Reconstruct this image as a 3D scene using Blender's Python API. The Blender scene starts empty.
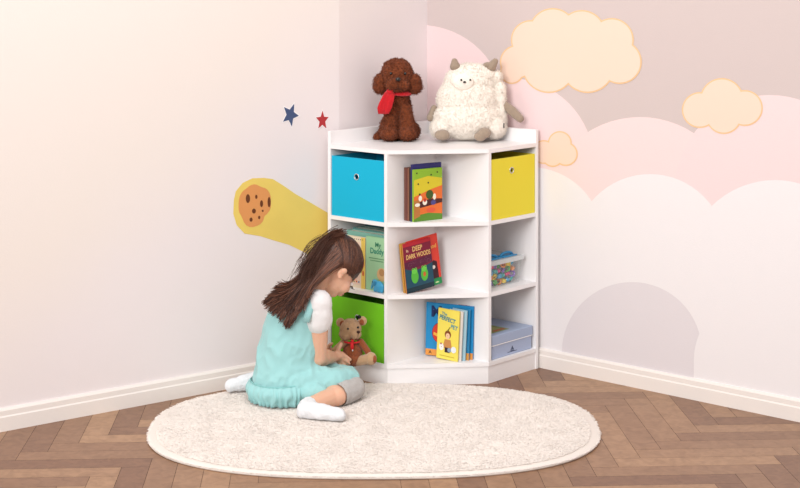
import bpy, bmesh, math, random
import numpy as np
from mathutils import Vector, Matrix, noise
random.seed(7); rng = np.random.default_rng(7)
SC = bpy.context.scene
COL = SC.collection
V = Vector

# ------------------------------------------------------------ camera (eye 1.52 m above the floor, level, shifted lens)
FP, HZ, CX, CY, CH = 1550.0, -25.8, -0.114, -6.349, 1.519
cam = bpy.data.cameras.new('camera'); camo = bpy.data.objects.new('camera', cam); COL.objects.link(camo)
camo.location = (CX, CY, CH); camo.rotation_euler = (math.pi/2, 0, 0)
cam.sensor_width = 36; cam.lens = 36*FP/800; cam.shift_y = -(244-HZ)/800; cam.clip_end = 60
SC.camera = camo

def W(px, py, Y):
    """point of the place seen at a spot of the photograph, at distance Y into the room"""
    s = (Y-CY)/FP
    return V((CX+(px-400)*s, Y, CH-(py-HZ)*s))

# ------------------------------------------------------------ materials
def lin(h):
    h = h.lstrip('#'); c = [int(h[i:i+2], 16)/255 for i in (0, 2, 4)]
    return tuple(((x+.055)/1.055)**2.4 if x > .04045 else x/12.92 for x in c)+(1,)
MATS = {}
def mat(name, col, rough=.6, bump=0, bscale=60, var=0, vscale=8, spec=.35, metal=0, sheen=0, alpha=1, trans=0, sss=0, stretch=None, coat=0):
    if name in MATS: return MATS[name]
    m = bpy.data.materials.new(name); m.use_nodes = True; nt = m.node_tree; N = nt.nodes; L = nt.links
    b = N['Principled BSDF']; c = lin(col) if isinstance(col, str) else tuple(col)+(1,)
    b.inputs['Base Color'].default_value = c; b.inputs['Roughness'].default_value = rough
    b.inputs['Specular IOR Level'].default_value = spec; b.inputs['Metallic'].default_value = metal
    b.inputs['Sheen Weight'].default_value = sheen; b.inputs['Alpha'].default_value = alpha
    b.inputs['Transmission Weight'].default_value = trans; b.inputs['Coat Weight'].default_value = coat
    if sss:
        b.inputs['Subsurface Weight'].default_value = sss; b.inputs['Subsurface Radius'].default_value = (1, .4, .25)
        b.inputs['Subsurface Scale'].default_value = .012
    if bump or var:
        tc = N.new('ShaderNodeTexCoord'); mp = N.new('ShaderNodeMapping'); L.new(tc.outputs['Object'], mp.inputs[0])
        if stretch: mp.inputs['Scale'].default_value = stretch
    if bump:
        n = N.new('ShaderNodeTexNoise'); n.inputs['Scale'].default_value = bscale; n.inputs['Detail'].default_value = 3
        L.new(mp.outputs[0], n.inputs['Vector'])
        bp = N.new('ShaderNodeBump'); bp.inputs['Strength'].default_value = bump; bp.inputs['Distance'].default_value = .01
        L.new(n.outputs[0], bp.inputs['Height']); L.new(bp.outputs[0], b.inputs['Normal'])
    if var:
        n = N.new('ShaderNodeTexNoise'); n.inputs['Scale'].default_value = vscale; n.inputs['Detail'].default_value = 2
        L.new(mp.outputs[0], n.inputs['Vector'])
        mx = N.new('ShaderNodeMix'); mx.data_type = 'RGBA'
        mx.inputs[6].default_value = tuple(min(1, x*(1-var)) for x in c[:3])+(1,)
        mx.inputs[7].default_value = tuple(min(1, x*(1+var)) for x in c[:3])+(1,)
        L.new(n.outputs[0], mx.inputs[0]); L.new(mx.outputs[2], b.inputs['Base Color'])
    MATS[name] = m; return m

# ------------------------------------------------------------ mesh building
class MB:
    def __init__(s): s.v = []; s.f = []; s.m = []; s.mats = []
    def mi(s, m):
        if m not in s.mats: s.mats.append(m)
        return s.mats.index(m)
    def add(s, vs, fs, m, M=None):
        o = len(s.v); k = s.mi(m)
        s.v += [tuple(M @ V(p)) if M else tuple(p) for p in vs]
        s.f += [tuple(i+o for i in f) for f in fs]; s.m += [k]*len(fs); return s
    def box(s, lo, hi, m, M=None, bev=0):
        x0, y0, z0 = lo; x1, y1, z1 = hi
        if bev:
            bm = bmesh.new(); bmesh.ops.create_cube(bm, size=1)
            for v in bm.verts: v.co = V(((x0+x1)/2+v.co.x*(x1-x0), (y0+y1)/2+v.co.y*(y1-y0), (z0+z1)/2+v.co.z*(z1-z0)))
            bmesh.ops.bevel(bm, geom=bm.edges[:], offset=bev, segments=2, affect='EDGES', profile=.5)
            bm.verts.index_update()
            r = s.add([v.co.copy() for v in bm.verts], [[v.index for v in f.verts] for f in bm.faces], m, M); bm.free(); return r
        return s.add([(x0,y0,z0),(x1,y0,z0),(x1,y1,z0),(x0,y1,z0),(x0,y0,z1),(x1,y0,z1),(x1,y1,z1),(x0,y1,z1)],
                     [(0,3,2,1),(4,5,6,7),(0,1,5,4),(1,2,6,5),(2,3,7,6),(3,0,4,7)], m, M)
    def prism(s, pts, z0, z1, m, M=None):
        n = len(pts)
        return s.add([(x,y,z0) for x,y in pts]+[(x,y,z1) for x,y in pts],
                     [tuple(range(n-1,-1,-1)), tuple(range(n,2*n))]+[(i,(i+1)%n,n+(i+1)%n,n+i) for i in range(n)], m, M)
    def loft(s, rings, m, M=None, caps=True):
        n = len(rings[0]); vs = [p for r in rings for p in r]; fs = []
        for k in range(len(rings)-1):
            for i in range(n):
                j = (i+1) % n; fs.append((k*n+i, k*n+j, (k+1)*n+j, (k+1)*n+i))
        if caps: fs += [tuple(range(n-1,-1,-1)), tuple(range((len(rings)-1)*n, len(rings)*n))]
        return s.add(vs, fs, m, M)
    def ell(s, c, r, m, M=None, R=None, nu=20, nv=12):
        rings = []
        for k in range(nv+1):
            a = math.pi*k/nv; a = min(max(a, .02), math.pi-.02); ring = []
            for i in range(nu):
                t = 2*math.pi*i/nu; p = V((r[0]*math.sin(a)*math.cos(t), r[1]*math.sin(a)*math.sin(t), -r[2]*math.cos(a)))
                if R: p = R @ p
                ring.append(p+V(c))
            rings.append(ring)
        return s.loft(rings, m, M)
    def cap(s, p0, r0, p1, r1, m, M=None, n=14):
        p0 = V(p0); p1 = V(p1); d = p1-p0; L = d.length or 1e-6; d = d/L
        a = d.orthogonal().normalized(); b = d.cross(a); rings = []
        for k in range(5):
            t = math.pi/2*(1-k/4); t = min(t, math.pi/2-.05); rings.append((p0-d*r0*math.sin(t), r0*math.cos(t)))
        for k in range(1, 6): rings.append((p0.lerp(p1, k/6), r0+(r1-r0)*k/6))
        for k in range(5):
            t = math.pi/2*k/4; t = min(t, math.pi/2-.05); rings.append((p1+d*r1*math.sin(t), r1*math.cos(t)))
        return s.loft([[c+(a*math.cos(q)+b*math.sin(q))*r for q in [2*math.pi*i/n for i in range(n)]] for c, r in rings], m, M)
    def tube(s, pts, r, m, M=None, n=8, closed=False):
        pts = [V(p) for p in pts]; k = len(pts); rings = []
        for i, p in enumerate(pts):
            if closed: d = pts[(i+1)%k]-pts[i-1]
            else: d = pts[min(i+1,k-1)]-pts[max(i-1,0)]
            d.normalize(); a = V((0,0,1)).cross(d)
            if a.length < .1: a = V((1,0,0)).cross(d)
            a.normalize(); b = d.cross(a); rr = r[i] if isinstance(r, (list, tuple)) else r
            rings.append([p+(a*math.cos(q)+b*math.sin(q))*rr for q in [2*math.pi*j/n for j in range(n)]])
        if closed: rings.append(rings[0])
        return s.loft(rings, m, M, caps=not closed)
    def mesh(s, name):
        me = bpy.data.meshes.new(name); me.from_pydata(s.v, [], s.f)
        for m in s.mats: me.materials.append(m)
        me.polygons.foreach_set('material_index', s.m); me.update(); return me
    def build(s, name, parent=None, smooth=False, world=True, label=None):
        me = s.mesh(name)
        bm = bmesh.new(); bm.from_mesh(me); bmesh.ops.recalc_face_normals(bm, faces=bm.faces[:]); bm.to_mesh(me); bm.free()
        return link(name, me, parent, smooth, world, label)
def link(name, me, parent=None, smooth=False, world=True, label=None):
    if smooth: me.shade_smooth() if hasattr(me, 'shade_smooth') else me.polygons.foreach_set('use_smooth', [True]*len(me.polygons))
    o = bpy.data.objects.new(name, me); COL.objects.link(o)
    if parent:
        o.parent = parent
        if world: me.transform(root_matrix(parent).inverted())
    if label: o['label'] = label
    return o
def root_matrix(o):
    M = Matrix.LocRotScale(o.location, o.rotation_euler, o.scale)
    return root_matrix(o.parent) @ M if o.parent else M
def thing(name, label, cat, loc=(0,0,0), rot=(0,0,0), group=None):
    o = bpy.data.objects.new(name, None); COL.objects.link(o); o.empty_display_size = .05
    o.location = loc; o.rotation_euler = rot; tag(o, label, cat, group); return o
def tag(o, label, cat, group=None):
    o['label'] = label; o['category'] = cat
    if group: o['group'] = group
    return o
def struct(o): o['kind'] = 'structure'; return o
def blob(name, mb, voxel, parent, it=4, factor=.5, disp=None, zmin=None, label=None, cut=None, world=True):
    """union of overlapping solids grown into one continuous skin"""
    me = mb.mesh('tmp'); tmp = bpy.data.objects.new('tmp', me); COL.objects.link(tmp)
    r = tmp.modifiers.new('r', 'REMESH'); r.mode = 'VOXEL'; r.voxel_size = voxel; r.use_smooth_shade = True
    if it:
        s = tmp.modifiers.new('s', 'SMOOTH'); s.factor = factor; s.iterations = it
    dg = bpy.context.evaluated_depsgraph_get(); dg.update()
    out = bpy.data.meshes.new_from_object(tmp.evaluated_get(dg)); bpy.data.objects.remove(tmp)
    out.materials.clear()
    for m in mb.mats: out.materials.append(m)
    n = len(out.vertices); co = np.empty(n*3); out.vertices.foreach_get('co', co); co = co.reshape(-1, 3)
    if disp:
        no = np.empty(n*3); out.vertex_normals.foreach_get('vector', no); no = no.reshape(-1, 3)
        d = np.array([disp(V(c), V(k)) for c, k in zip(co, no)]); co = co+no*d[:, None]
    if zmin is not None: co[:, 2] = np.maximum(co[:, 2], zmin)
    out.vertices.foreach_set('co', co.ravel()); out.update()
    if cut:
        bm = bmesh.new(); bm.from_mesh(out)
        bmesh.ops.delete(bm, geom=[v for v in bm.verts if cut(v.co)], context='VERTS'); bm.to_mesh(out); bm.free()
    out.name = name
    return link(name, out, parent, True, world, label)
def strands(name, paths, r0, r1, m, parent, stuff=False, n=3, label=None, world=True):
    """paths: array (k, s, 3) of centre lines -> thin tapering solids"""
    P = np.asarray(paths, float); k, s, _ = P.shape
    T = np.gradient(P, axis=1); T /= np.linalg.norm(T, axis=2, keepdims=True)+1e-9
    ref = np.array([.31, .17, .93]); A = np.cross(T, ref); A /= np.linalg.norm(A, axis=2, keepdims=True)+1e-9; B = np.cross(T, A)
    rad = np.linspace(1, 0, s)**.6; rad = r1+(r0-r1)*rad
    ang = np.arange(n)*2*np.pi/n
    Vv = P[:, :, None, :]+(A[:, :, None, :]*np.cos(ang)[None, None, :, None]+B[:, :, None, :]*np.sin(ang)[None, None, :, None])*rad[None, :, None, None]
    vs = Vv.reshape(-1, 3); base = (np.arange(k)*s*n)[:, None, None]; lev = (np.arange(s-1)*n)[None, :, None]; i = np.arange(n); j = (i+1) % n
    q = np.stack([base+lev+i, base+lev+j, base+lev+n+j, base+lev+n+i], -1).reshape(-1, 4)
    me = bpy.data.meshes.new(name); nv, nf = len(vs), len(q)
    me.vertices.add(nv); me.vertices.foreach_set('co', vs.ravel())
    me.loops.add(nf*4); me.loops.foreach_set('vertex_index', q.ravel().astype(np.int32))
    me.polygons.add(nf); me.polygons.foreach_set('loop_start', np.arange(nf, dtype=np.int32)*4)
    me.update(); me.validate(); me.materials.append(m)
    o = link(name, me, parent, True, world, label)
    if stuff: o['kind'] = 'stuff'
    return o
_dgfont = {}
def text_polys(s, bold=0):
    cu = bpy.data.curves.new('t', 'FONT'); cu.body = s; cu.size = 1; cu.align_x = 'CENTER'; cu.align_y = 'CENTER'; cu.offset = bold
    cu.resolution_u = 3
    o = bpy.data.objects.new('t', cu); COL.objects.link(o)
    dg = bpy.context.evaluated_depsgraph_get(); dg.update()
    me = bpy.data.meshes.new_from_object(o.evaluated_get(dg)); bpy.data.objects.remove(o)
    vs = [v.co.copy() for v in me.vertices]; fs = [tuple(p.vertices) for p in me.polygons]
    bpy.data.meshes.remove(me); return vs, fs

# ------------------------------------------------------------ the room
ex = V((-.66648, -.74552, 0)); ey = V((.74552, -.66648, 0))          # along the shelf's left and right sides
MC = Matrix(((ex.x, ey.x, 0, 0), (ex.y, ey.y, 0, 0), (0, 0, 1, 0), (0, 0, 0, 1)))
ANG = math.atan2(ex.y, ex.x)
LX, LY, DD, T = .585, .563, .306, .015

OFF = .024
n_l = V((-.7455, .6665, 0)); n_r = V((.6665, .7455, 0))
corner = n_l*OFF+n_r*OFF
dl = V((-.793, -.609, 0)).normalized()                                # visible part of the left wall
R1 = V((-.836, -.746, 0)); nl2 = V((-.609, .793, 0)).normalized()
Q = R1+nl2*.014                                                       # plaster is behind the baseboard
def meet(a, da, b, db):
    t = ((b.x-a.x)*db.y-(b.y-a.y)*db.x)/(da.x*db.y-da.y*db.x); return a+da*t
bend = meet(corner, ex, Q, dl)
left_end = Q+dl*3.6; right_end = corner+ey*4.2; HW = 2.7

def wall_material(name, c0, c1, axis, lo, hi):
    m = mat(name, c0, .85, bump=.05, bscale=200, var=.0)
    nt = m.node_tree; N = nt.nodes; L = nt.links; b = N['Principled BSDF']
    tc = N.new('ShaderNodeTexCoord'); mp = N.new('ShaderNodeVectorMath'); mp.operation = 'DOT_PRODUCT'; mp.inputs[1].default_value = axis
    L.new(tc.outputs['Object'], mp.inputs[0])
    ns = N.new('ShaderNodeTexNoise'); ns.inputs['Scale'].default_value = 2.2; L.new(tc.outputs['Object'], ns.inputs['Vector'])
    ad = N.new('ShaderNodeMath'); ad.operation = 'MULTIPLY_ADD'; ad.inputs[1].default_value = .25; L.new(ns.outputs[0], ad.inputs[0]); L.new(mp.outputs['Value'], ad.inputs[2])
    mr = N.new('ShaderNodeMapRange'); mr.interpolation_type = 'SMOOTHSTEP'; mr.inputs[1].default_value = lo; mr.inputs[2].default_value = hi
    L.new(ad.outputs[0], mr.inputs[0])
    mx = N.new('ShaderNodeMix'); mx.data_type = 'RGBA'; mx.inputs[6].default_value = lin(c0); mx.inputs[7].default_value = lin(c1)
    L.new(mr.outputs[0], mx.inputs[0]); L.new(mx.outputs[2], b.inputs['Base Color']); return m
M_WL = wall_material('wall_paint_left', '#ECE3E3', '#EDE3DC', (-.7, 0, .7), 1.1, 1.55)
M_WR = mat('wall_paint_right', '#ECE6E6', .85, bump=.05, bscale=200)
M_BASE = mat('baseboard_paint', '#EEE6E0', .5, bump=.02, bscale=30)

def wall(name, a, b, nrm, m, z1=HW, th=.08):
    mb = MB(); p = [a, b, b+nrm*th, a+nrm*th]
    mb.prism([(q.x, q.y) for q in p], 0, z1, m); return struct(mb.build(name))
wl = wall('wall_left', bend, left_end, nl2, M_WL)
wb = wall('wall_back', corner, bend, n_l, M_WL)

# right wall carries a painted mural: hills and sky as flat regions of its own paint
def on_wall(px, py, p0, d):
    """spot of the photograph -> metres along the wall and up"""
    k = (px-400)/FP                                   # X-CX = k*(Y-CY)
    t = (k*(p0.y-CY)-(p0.x-CX))/(d.x-k*d.y); P = p0+d*t
    return t, CH-(py-HZ)*(P.y-CY)/FP
def circle(c, r, n=48, a0=0, a1=360): return [(c[0]+r*math.cos(math.radians(a0+(a1-a0)*i/n)), c[1]+r*math.sin(math.radians(a0+(a1-a0)*i/n))) for i in range(n+(a1-a0 < 360))]
def inside(p, poly):
    x, y = p; c = False; j = len(poly)-1
    for i in range(len(poly)):
        xi, yi = poly[i]; xj, yj = poly[j]
        if (yi > y) != (yj > y) and x < (xj-xi)*(y-yi)/(yj-yi)+xi: c = not c
        j = i
    return c
def rw(px, py): return on_wall(px, py, corner, ey)
MUR = [('mural_sky_mauve', '#CFC0BD'), ('mural_pink', '#EFD6D6'), ('mural_rose', '#F0D7D6'), ('mural_white', '#ECE7E8'), ('mural_lilac', '#DFD8DB')]
MM = [mat(n, c, .85, bump=.05, bscale=200) for n, c in MUR]
mb = MB()
p = [corner, right_end, right_end+n_r*.08, corner+n_r*.08]
mb.prism([(q.x, q.y) for q in p], 0, HW, MM[0])
def paint(mb, pts, m, k, p0=corner, d=ey, nrm=n_r):
    """flat patch of paint lying on the wall, k layers of paint deep"""
    off = -nrm*(.00009*k)
    vs = [p0+d*t+off+V((0, 0, z)) for t, z in pts]; mb.add(vs, [tuple(range(len(vs)))], m)
def dome(cx, cy, r, m, k):
    pts = []
    for i in range(33):
        a = math.pi*i/32; t, z = rw(cx-r*math.cos(a), cy-r*math.sin(a)); pts.append((max(t, .0), min(z, HW)))
    pts += [(pts[-1][0], .001), (pts[0][0], .001)]
    paint(mb, pts, m, k)
dome(420, 110, 85, MM[1], 1); dome(508, 164, 86, MM[1], 2); dome(640, 215, 98, MM[2], 3); dome(770, 190, 95, MM[1], 4)
dome(530, 240, 73, MM[3], 5); dome(450, 250, 60, MM[3], 6); dome(650, 250, 76, MM[3], 7); dome(775, 270, 90, MM[3], 8)
dome(632, 352, 70, MM[4], 9); dome(760, 360, 66, MM[3], 10)
wr = struct(mb.build('wall_right'))

def cloud(label, lobes, cat='wall decal'):
    root_p = corner+ey*rw(*lobes[0][:2])[0]
    mbx = MB(); mi = MB(); edge = mat('cloud_outline_paint', '#EEC596', .85); fill = mat('cloud_fill_paint', '#F2D5C2', .85)
    for k, (x, y, r) in enumerate(lobes):
        for b, m, rr, kk in ((mbx, edge, r, 14+k*.1), (mi, fill, r-1.4, 18+k*.6)):
            pts = [rw(x+rr*math.cos(2*math.pi*i/40), y+rr*math.sin(2*math.pi*i/40)) for i in range(40)]
            paint(b, pts, m, kk)
    o = mbx.build('painted_cloud'); tag(o, label, cat)
    mi.build('cloud_fill', o)
cloud('large peach cloud painted high on the pink wall above the shelf end',
      [(517, 62, 17), (531, 40, 20), (553, 32, 24), (582, 34, 24), (612, 40, 22), (549, 66, 27), (588, 66, 27), (563, 60, 22), (620, 62, 22), (512, 72, 12)])
cloud('small peach cloud painted on the wall just right of the yellow bin',
      [(544, 152, 12), (560, 143, 12), (566, 154, 12), (553, 156, 11)])
cloud('pale peach cloud painted far along the right wall', [(700, 110, 18), (722, 100, 22), (745, 108, 18), (724, 116, 18)])

# baseboards: two-step moulding
def baseboard(name, a, b, nrm, h=.075):
    d = (b-a).normalized(); prof = [(0, 0), (-.014, 0), (-.014, h*.62), (-.011, h*.68), (-.011, h*.9), (-.006, h), (0, h)]
    rings = [[P+nrm*x+V((0, 0, z)) for x, z in prof] for P in (a, b)]
    m2 = MB(); m2.loft(rings, M_BASE); return struct(m2.build(name))
baseboard('baseboard_left', bend+dl*.03, left_end, nl2)
baseboard('baseboard_right', corner+ey*(LY+.012), right_end, n_r)

# floor: herringbone oak, one mesh, tone of each plank in its own face colour
def herringbone():
    pw, pl = .085, .51; vs = []; fs = []; cl = []
    a = math.atan2(ey.y, ey.x)+math.radians(45); ca, sa = math.cos(a), math.sin(a)
    nrep = int(pl/pw)
    def put(x, y, w, h):
        g = .0006; P = [(x+g, y+g), (x+w-g, y+g), (x+w-g, y+h-g), (x+g, y+h-g)]
        P = [(ca*u-sa*v, sa*u+ca*v-2.2) for u, v in P]
        cxm = sum(q[0] for q in P)/4; cym = sum(q[1] for q in P)/4
        if not (-3.6 < cxm < 3.4 and -6.2 < cym < .8): return
        q = V((cxm, cym, 0))
        if (q-corner).dot(n_r) > .3 or ((q-Q).dot(nl2) > .3): return
        o = len(vs); vs.extend([(u, v, 0) for u, v in P]); fs.append((o, o+1, o+2, o+3))
        t = rng.uniform(.0, 1.0); cl.append(t)
    for k in range(-90, 90):
        for j in range(-12, 12):
            x = k*pw+j*pl; y = k*pw-j*pl
            put(x, y, pl, pw); put(x-pw*0, y+pw, pw, pl) if 0 else put(x+pl-pw*0, y-pl+pw, pw, pl)
    return vs, fs, cl
vs, fs, cl = herringbone()
me = bpy.data.meshes.new('floor'); n0 = len(fs)
vs += [(-3.8, -6.4, -.004), (3.6, -6.4, -.004), (3.6, 1.2, -.004), (-3.8, 1.2, -.004), (-3.8, -6.4, -.06), (3.6, -6.4, -.06), (3.6, 1.2, -.06), (-3.8, 1.2, -.06)]
b = len(vs)-8; fs += [(b, b+1, b+2, b+3), (b+7, b+6, b+5, b+4), (b, b+4, b+5, b+1), (b+1, b+5, b+6, b+2), (b+2, b+6, b+7, b+3), (b+3, b+7, b+4, b)]
cl += [0]*6
me.from_pydata(vs, [], fs)
at = me.attributes.new('tone', 'FLOAT', 'FACE'); at.data.foreach_set('value', cl)
m = mat('oak_planks', '#8A6248', .42, spec=.4); nt = m.node_tree; N = nt.nodes; L = nt.links; bs = N['Principled BSDF']
at = N.new('ShaderNodeAttribute'); at.attribute_name = 'tone'
rp = N.new('ShaderNodeValToRGB'); rp.color_ramp.elements[0].color = lin('#84604A'); rp.color_ramp.elements[1].color = lin('#B08A6A')
L.new(at.outputs['Fac'], rp.inputs[0])
tc = N.new('ShaderNodeTexCoord'); mp = N.new('ShaderNodeMapping'); mp.inputs['Rotation'].default_value = (0, 0, -(math.atan2(ey.y, ey.x)+math.radians(45)))
L.new(tc.outputs['Object'], mp.inputs[0])
ns = N.new('ShaderNodeTexNoise'); ns.inputs['Scale'].default_value = 26; ns.inputs['Detail'].default_value = 5; ns.inputs['Distortion'].default_value = 1.2
L.new(mp.outputs[0], ns.inputs['Vector'])
mx = N.new('ShaderNodeMix'); mx.data_type = 'RGBA'; mx.blend_type = 'MULTIPLY'; mx.inputs[0].default_value = .55
r2 = N.new('ShaderNodeValToRGB'); r2.color_ramp.elements[0].color = (.55, .5, .47, 1); r2.color_ramp.elements[0].position = .3; r2.color_ramp.elements[1].position = .65
L.new(ns.outputs[0], r2.inputs[0]); L.new(rp.outputs[0], mx.inputs[6]); L.new(r2.outputs[0], mx.inputs[7]); L.new(mx.outputs[2], bs.inputs['Base Color'])
me.materials.append(m); me.materials.append(mat('plank_gap', '#3A261A', .8))
for i in range(n0, len(fs)): me.polygons[i].material_index = 1
me.update(); fl = bpy.data.objects.new('floor', me); COL.objects.link(fl); struct(fl)

# wall stickers on the left wall
def lw(px, py): return on_wall(px, py, Q, dl)
def sticker(name, pts, m, k, parent=None, th=.0004):
    mbx = MB(); base = -nl2*(.0004*k+.0003)
    a = [Q+dl*t+V((0, 0, z))+base for t, z in pts]; bb = [q-nl2*th for q in a]; n = len(a)
    mbx.add(a+bb, [tuple(range(n)), tuple(range(2*n-1, n-1, -1))]+[(i, (i+1) % n, n+(i+1) % n, n+i) for i in range(n)], m)
    return mbx.build(name, parent)
def smooth_poly(pts, it=2):
    for _ in range(it):
        q = []
        for i in range(len(pts)):
            a, c = pts[i], pts[(i+1) % len(pts)]
            q += [(a[0]*.75+c[0]*.25, a[1]*.75+c[1]*.25), (a[0]*.25+c[0]*.75, a[1]*.25+c[1]*.75)]
        pts = q
    return pts
cs = lambda L: [(225+x/5.136, 165+y/5.136) for x, y in L]
com = [(45,180),(55,135),(90,92),(140,68),(200,66),(245,72),(300,106),(360,148),(430,188),(528,246),(528,520),(460,478),(400,445),(330,410),(260,390),(180,365),(100,352),(60,310),(42,250)]
o = sticker('comet_decal', [lw(*q) for q in cs(com)], mat('comet_yellow', '#EACD68', .8, var=.07, vscale=9), 1)
tag(o, 'yellow comet-tail mural with a spotted cookie head on the left wall', 'wall decal')
ck = [(68,205),(72,165),(88,135),(112,118),(128,104),(155,97),(182,112),(212,120),(232,150),(236,190),(232,228),(214,252),(200,262),(196,285),(176,308),(132,322),(100,305),(84,262),(70,240)]
cookie = sticker('cookie', [lw(*q) for q in cs(smooth_poly(ck, 1))], mat('cookie_orange', '#E0985A', .8), 3, o)
mb = MB()
for x, y, rx, ry in [(116,172,11,23),(159,163,6,11),(186,198,8,18),(225,190,8,27),(147,236,10,13),(192,235,5,6),(132,280,8,11),(174,269,6,9)]:
    pts = [lw(*cs([(x+rx*math.cos(q*.4488), y+ry*math.sin(q*.4488))])[0]) for q in range(14)]
    mb = MB(); mb.add([Q+dl*t+V((0, 0, z))-nl2*.0024 for t, z in pts], [tuple(range(14))], mat('cookie_chip', '#6B3A1E', .8))
    mb.build('chocolate_chip', cookie)
def star(tips, col, label, rim):
    c = (sum(t[0] for t in tips)/5, sum(t[1] for t in tips)/5)
    def outline(k):
        out = []
        for i in range(5):
            a, b2 = tips[i], tips[(i+1) % 5]
            mid = ((a[0]+b2[0])/2, (a[1]+b2[1])/2); inn = (c[0]+(mid[0]-c[0])*.56, c[1]+(mid[1]-c[1])*.56)
            out += [a, inn]
        return [lw(c[0]+(x-c[0])*k, c[1]+(y-c[1])*k) for x, y in out]
    o = sticker('star_decal', outline(1.17), mat('star_rim', '#F7F2F2', .8), 1)
    tag(o, label, 'wall decal', None); sticker('star_face', outline(1.0), mat(col[0], col[1], .8), 2, o)
s4 = lambda L: [(270+x/11.43, 95+y/11.43) for x, y in L]
star(s4([(275,98),(328,237),(248,362),(146,305),(158,138)]), ('star_navy', '#46557A'), 'navy blue star sticker with white rim on the left wall', 1)
star(s4([(598,178),(668,250),(642,382),(550,382),(524,256)]), ('star_red', '#B23438'), 'small red star sticker with white rim beside the shelf top', 1)

# ------------------------------------------------------------ corner bookcase
M_WHITE = mat('white_laminate', '#F3F0F0', .38, spec=.4)
bc = thing('corner_bookcase', 'white angled corner bookcase with three tiers and raised rim', 'bookcase', (0, 0, 0), (0, 0, ANG))
def cpart(name, fn, **k):
    m = MB(); fn(m); return m.build(name, bc, world=False, **k)
HT, LIP = .870, .9204
cpart('side_panel', lambda m: m.box((.0, 0, 0), (LX, T, LIP), M_WHITE, bev=.001))
cpart('side_panel', lambda m: m.box((0, T, 0), (T, LY, LIP), M_WHITE, bev=.001))
def board(z0, z1, name):
    e = .0015
    cpart(name, lambda m: m.prism([(T, T), (LX-.0005, T), (LX-.0005, DD), (DD, LY-.0005), (T, LY-.0005)], z0, z1, M_WHITE))
board(.855, .870, 'top_board')
for z in (.602, .336, .080): board(z-.015, z, 'shelf')
for z0, z1 in ((.08, .321), (.336, .587), (.602, .855)):
    cpart('divider', lambda m: m.box((DD, DD-T, z0), (LX-.001, DD, z1), M_WHITE))
    cpart('divider', lambda m: m.box((DD-T, DD, z0), (DD, LY-.001, z1), M_WHITE))
    cpart('back_panel', lambda m: m.box((DD-.006, T, z0), (DD, DD-T, z1), M_WHITE))
    cpart('back_panel', lambda m: m.box((T, DD-.006, z0), (DD-T, DD, z1), M_WHITE))
P0, P1 = V((LX, DD, 0)), V((DD, LY, 0))
cpart('plinth', lambda m: m.box((LX-.016, T, 0), (LX-.005, DD-.002, .0645), M_WHITE))
cpart('plinth', lambda m: m.box((T, LY-.016, 0), (DD-.002, LY-.005, .0645), M_WHITE))
cpart('plinth', lambda m: m.prism([(LX-.005, DD-.002), (DD-.002, LY-.005), (DD-.011, LY-.014), (LX-.014, DD-.011)], 0, .0645, M_WHITE))

# ------------------------------------------------------------ fabric bins (open top, eyelet in the front)
def plate_with_hole(mb, w, h, th, hc, hr, m):
    """rectangular board in the y-z plane with a round hole; front at x=th"""
    n = 32; outer = []; inner = []
    for i in range(n):
        a = 2*math.pi*i/n; c, s = math.cos(a), math.sin(a); inner.append((hc[0]+hr*c, hc[1]+hr*s))
        k = min(((w-hc[0]) if c > 0 else hc[0])/max(abs(c), 1e-6), ((h-hc[1]) if s > 0 else hc[1])/max(abs(s), 1e-6)); outer.append([hc[0]+k*c, hc[1]+k*s])
    for X, Y in ((0, 0), (w, 0), (w, h), (0, h)):
        j = min(range(n), key=lambda i: (outer[i][0]-X)**2+(outer[i][1]-Y)**2); outer[j] = [X, Y]
    vs = [(th, *p) for p in outer]+[(th, *p) for p in inner]+[(0, *p) for p in outer]+[(0, *p) for p in inner]; fs = []
    for i in range(n):
        j = (i+1) % n
        fs += [(i, j, n+j, n+i), (2*n+j, 2*n+i, 3*n+i, 3*n+j), (n+i, n+j, 3*n+j, 3*n+i), (j, i, 2*n+i, 2*n+j)]
    mb.add(vs, fs, m)
def fabric_bin(label, col, w, d, h, M, hole=(.5, .69)):
    m = mat('bin_'+col[0], col[1], .8, bump=.12, bscale=500, sheen=.15, spec=.2)
    t = thing('fabric_bin', label, 'storage bin'); t.matrix_world = MC @ M
    t.location = (MC @ M).to_translation(); t.rotation_euler = (MC @ M).to_euler()
    # local: x out of the shelf, y across, z up; x = 0 front face
    b = MB(); th = .004; F = Matrix.Translation((-th, 0, 0)); bb = MB(); plate_with_hole(bb, w, h, th, (w*hole[0], h*hole[1]), .0095, m)
    bb.v = [tuple(F @ V(q)) for q in bb.v]; bb.build('front_panel', t, world=False)
    b.box((-d, 0, 0), (-d+th, w, h), m); b.box((-d+th, 0, 0), (-th, th, h), m); b.box((-d+th, w-th, 0), (-th, w, h), m); b.box((-d+th, th, 0), (-th, w-th, th), m)
    b.build('bin_body', t, world=False)
    r = MB(); cy, cz = w*hole[0], h*hole[1]
    r.tube([(.0008, cy+.0108*math.cos(a), cz+.0108*math.sin(a)) for a in [2*math.pi*i/28 for i in range(28)]], .0019, mat('eyelet_metal', '#D8D8DA', .3, metal=.9), closed=True)
    r.build('eyelet', t, smooth=True, world=False, label='metal ring around the finger hole')
    return t
fabric_bin('bright blue fabric bin in the upper left compartment', ('blue', '#02B2D6'), .268, .25, .226, Matrix.Translation((LX-.004, .0185, .6025)), (.485, .69))
fabric_bin('lime green fabric bin in the lower left compartment behind the bear', ('green', '#6CBE0E'), .268, .25, .217, Matrix.Translation((LX-.004, .0185, .0805)))
My = Matrix.Translation((DD-T-.004, LY-.004, .6025)) @ Matrix.Rotation(math.radians(90), 4, 'Z')
fabric_bin('yellow fabric bin in the upper right compartment', ('yellow', '#EBDB34'), .268, .25, .226, My, (.46, .78))

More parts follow.
